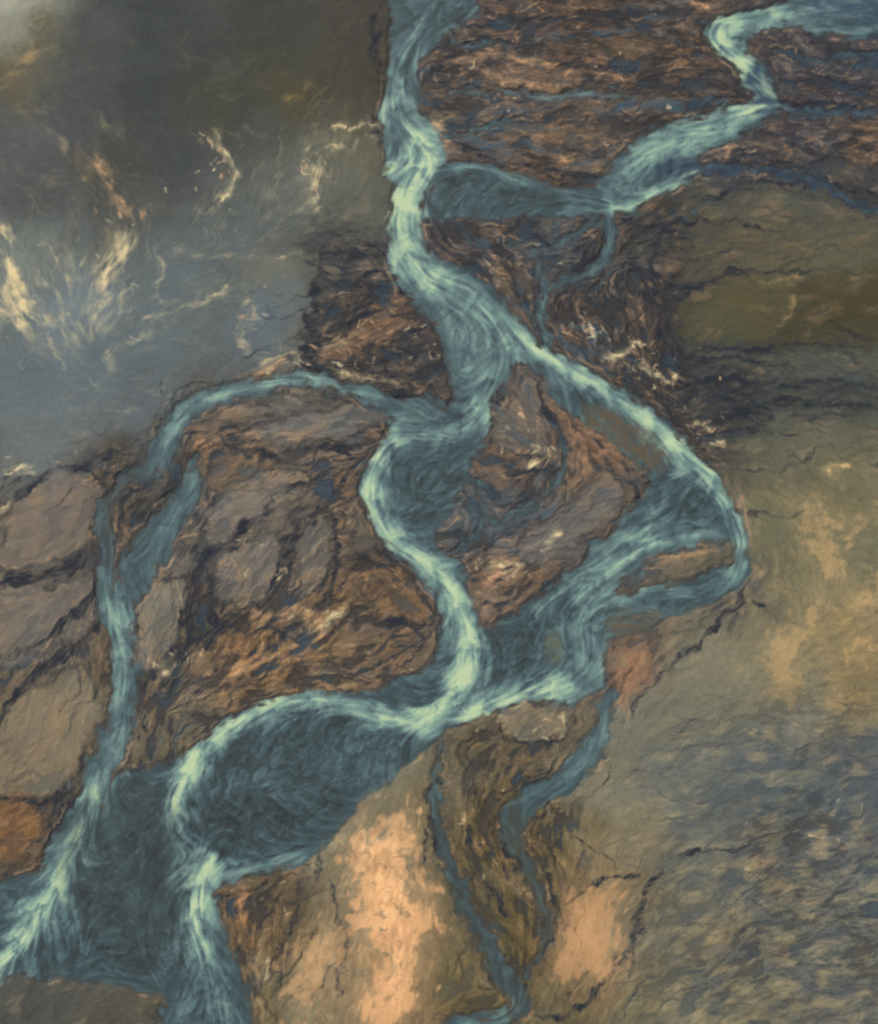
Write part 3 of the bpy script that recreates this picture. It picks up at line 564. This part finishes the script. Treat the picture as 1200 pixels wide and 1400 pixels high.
# ------------------------------------------------------------ relief
land=np.clip(W,0,40)
H=(.5+1.6*(1-np.exp(-land/10))+.12*land**.5+.20*Lm*Mm+.35*Ls*Mm+.04*Lf*(.15+Mm)+.9*fbm(PX,PY,140,4,801)+.4*fbm(PX,PY,12,3,811)*(.2+Mm)-.9*dark*Mm).astype(F)
H=np.where(W>0,np.maximum(H,.05)*sst(0,6,W)+.02,-.15-1.6*sst(0,10,-W)).astype(F)
HR=(.02*Lx+.02*Ly).astype(F)
lin=np.where(C<=.04045,C/12.92,((np.clip(C,0,1)+.055)/1.055)**2.4).astype(F)
gainL=np.array([1.17,1.11,1.00],F); gainW=np.array([1.18,1.10,.98],F)
lin=np.clip(lin,.004,.8)*(gainL*(1-a)+gainW*a)

def grid_mesh(name,Z,mask,mat):
    idx=np.arange(NX*NY,dtype=np.int32).reshape(NY,NX)
    q=np.stack([idx[1:,:-1],idx[1:,1:],idx[:-1,1:],idx[:-1,:-1]],-1)[mask]
    used=np.zeros(NX*NY,bool); used[q.ravel()]=True
    remap=np.cumsum(used,dtype=np.int32)-1; q=remap[q]
    co=np.stack([PX-600,700-PY,Z],-1).reshape(-1,3)[used].astype(F)
    me=bpy.data.meshes.new(name); nv=len(co); nf=len(q)
    me.vertices.add(nv); me.vertices.foreach_set('co',co.ravel())
    me.loops.add(nf*4); me.loops.foreach_set('vertex_index',q.ravel().astype(np.int32))
    me.polygons.add(nf); me.polygons.foreach_set('loop_start',np.arange(0,nf*4,4,dtype=np.int32))
    me.polygons.foreach_set('use_smooth',np.ones(nf,bool))
    me.update(calc_edges=True)
    at=me.color_attributes.new('soil','FLOAT_COLOR','POINT')
    rgba=np.ones((nv,4),F); rgba[:,:3]=lin.reshape(-1,3)[used]
    at.data.foreach_set('color',rgba.ravel())
    me.materials.append(mat)
    ob=bpy.data.objects.new(name,me); bpy.context.scene.collection.objects.link(ob)
    return ob
def material(name,rough,spec,nscale,namt,bump):
    m=bpy.data.materials.new(name); m.use_nodes=True; nt=m.node_tree; N=nt.nodes; L=nt.links
    b=N['Principled BSDF']; b.inputs['Roughness'].default_value=rough; b.inputs['Specular IOR Level'].default_value=spec
    at=N.new('ShaderNodeAttribute'); at.attribute_name='soil'
    tc=N.new('ShaderNodeNewGeometry')
    n=N.new('ShaderNodeTexNoise'); n.inputs['Scale'].default_value=nscale; n.inputs['Detail'].default_value=5; n.inputs['Roughness'].default_value=.65
    L.new(tc.outputs['Position'],n.inputs['Vector'])
    mr=N.new('ShaderNodeMapRange'); mr.inputs['From Min'].default_value=.25; mr.inputs['From Max'].default_value=.75
    mr.inputs['To Min'].default_value=1-namt; mr.inputs['To Max'].default_value=1+namt
    L.new(n.outputs['Fac'],mr.inputs['Value'])
    vm=N.new('ShaderNodeVectorMath'); vm.operation='SCALE'
    L.new(at.outputs['Color'],vm.inputs[0]); L.new(mr.outputs['Result'],vm.inputs['Scale'])
    L.new(vm.outputs['Vector'],b.inputs['Base Color'])
    bp=N.new('ShaderNodeBump'); bp.inputs['Strength'].default_value=bump; bp.inputs['Distance'].default_value=1.0
    L.new(n.outputs['Fac'],bp.inputs['Height']); L.new(bp.outputs['Normal'],b.inputs['Normal'])
    return m
gm=material('silt_and_moss',.95,.1,.22,.10,.2)
wm=material('glacial_water',.45,.2,.12,.05,.04)
def cell(a,f): return f(f(a[1:,1:],a[:-1,:-1]),f(a[1:,:-1],a[:-1,1:]))
gmask=np.ones((NY-1,NX-1),bool)
for sl,d in ISM:
    full=np.full((NY,NX),F(99)); full[sl]=d
    im=cell(full,np.minimum)<3
    gmask&=~im
    grid_mesh('sandbar_island',H,im,gm)
ground=grid_mesh('ground',H,gmask,gm)
river=grid_mesh('river',HR,cell(W,np.minimum)<1.5,wm)

# distant plain around the surveyed area, one ring sheet reaching the horizon
R=30000
ring=[(X0-600+1,700-Y0-1),(X1-600-1,700-Y0-1),(X1-600-1,700-Y1+1),(X0-600+1,700-Y1+1)]
out=[(-R,R),(R,R),(R,-R),(-R,-R)]
vs=[(x,y,-.6) for x,y in ring]+[(x,y,-.6) for x,y in out]
me=bpy.data.meshes.new('plain'); me.from_pydata(vs,[],[(i,4+i,4+(i+1)%4,(i+1)%4)[::-1] for i in range(4)]); me.update()
pm=bpy.data.materials.new('distant_silt'); pm.use_nodes=True; nt=pm.node_tree; N=nt.nodes; L=nt.links
b=N['Principled BSDF']; b.inputs['Roughness'].default_value=.95; b.inputs['Specular IOR Level'].default_value=.1
g=N.new('ShaderNodeNewGeometry'); mp=N.new('ShaderNodeMapping'); mp.inputs['Scale'].default_value=(1,.5,1); mp.inputs['Rotation'].default_value=(0,0,.6)
n=N.new('ShaderNodeTexNoise'); n.inputs['Scale'].default_value=.006; n.inputs['Detail'].default_value=10; n.inputs['Roughness'].default_value=.65; n.inputs['Distortion'].default_value=1.5
cr=N.new('ShaderNodeValToRGB'); e=cr.color_ramp.elements
e[0].position=.3; e[0].color=(.03,.045,.06,1); e[1].position=.7; e[1].color=(.25,.18,.11,1)
x=e.new(.45); x.color=(.09,.10,.10,1); x=e.new(.55); x.color=(.13,.13,.11,1)
L.new(g.outputs['Position'],mp.inputs['Vector']); L.new(mp.outputs['Vector'],n.inputs['Vector']); L.new(n.outputs['Fac'],cr.inputs['Fac']); L.new(cr.outputs['Color'],b.inputs['Base Color'])
me.materials.append(pm)
plain=bpy.data.objects.new('distant_plain',me); bpy.context.scene.collection.objects.link(plain)

# ------------------------------------------------------------ light and camera
sc=bpy.context.scene
el,az=math.radians(48),math.radians(315)
w=bpy.data.worlds.new('World'); sc.world=w; w.use_nodes=True
bg=w.node_tree.nodes['Background']; bg.inputs['Strength'].default_value=.08
sky=w.node_tree.nodes.new('ShaderNodeTexSky'); sky.sky_type='NISHITA'; sky.sun_disc=False
sky.sun_elevation=el; sky.sun_rotation=az
w.node_tree.links.new(sky.outputs['Color'],bg.inputs['Color'])
sd=bpy.data.lights.new('sun','SUN'); sd.energy=3.4; sd.angle=math.radians(.5); sd.color=(1,.94,.86)
so=bpy.data.objects.new('sun',sd); sc.collection.objects.link(so)
so.rotation_euler=(math.pi/2-el,0,-az+math.pi)
cd=bpy.data.cameras.new('camera'); cam=bpy.data.objects.new('camera',cd); sc.collection.objects.link(cam)
cd.lens=50; cd.sensor_width=36; cd.sensor_fit='AUTO'; cd.clip_end=60000; cd.clip_start=1
cam.location=(0,0,1400*50/36); cam.rotation_euler=(0,0,0)
sc.camera=cam
sc.view_settings.view_transform='Standard'; sc.view_settings.look='None'; sc.view_settings.exposure=0
print('done',time.time()-T0)
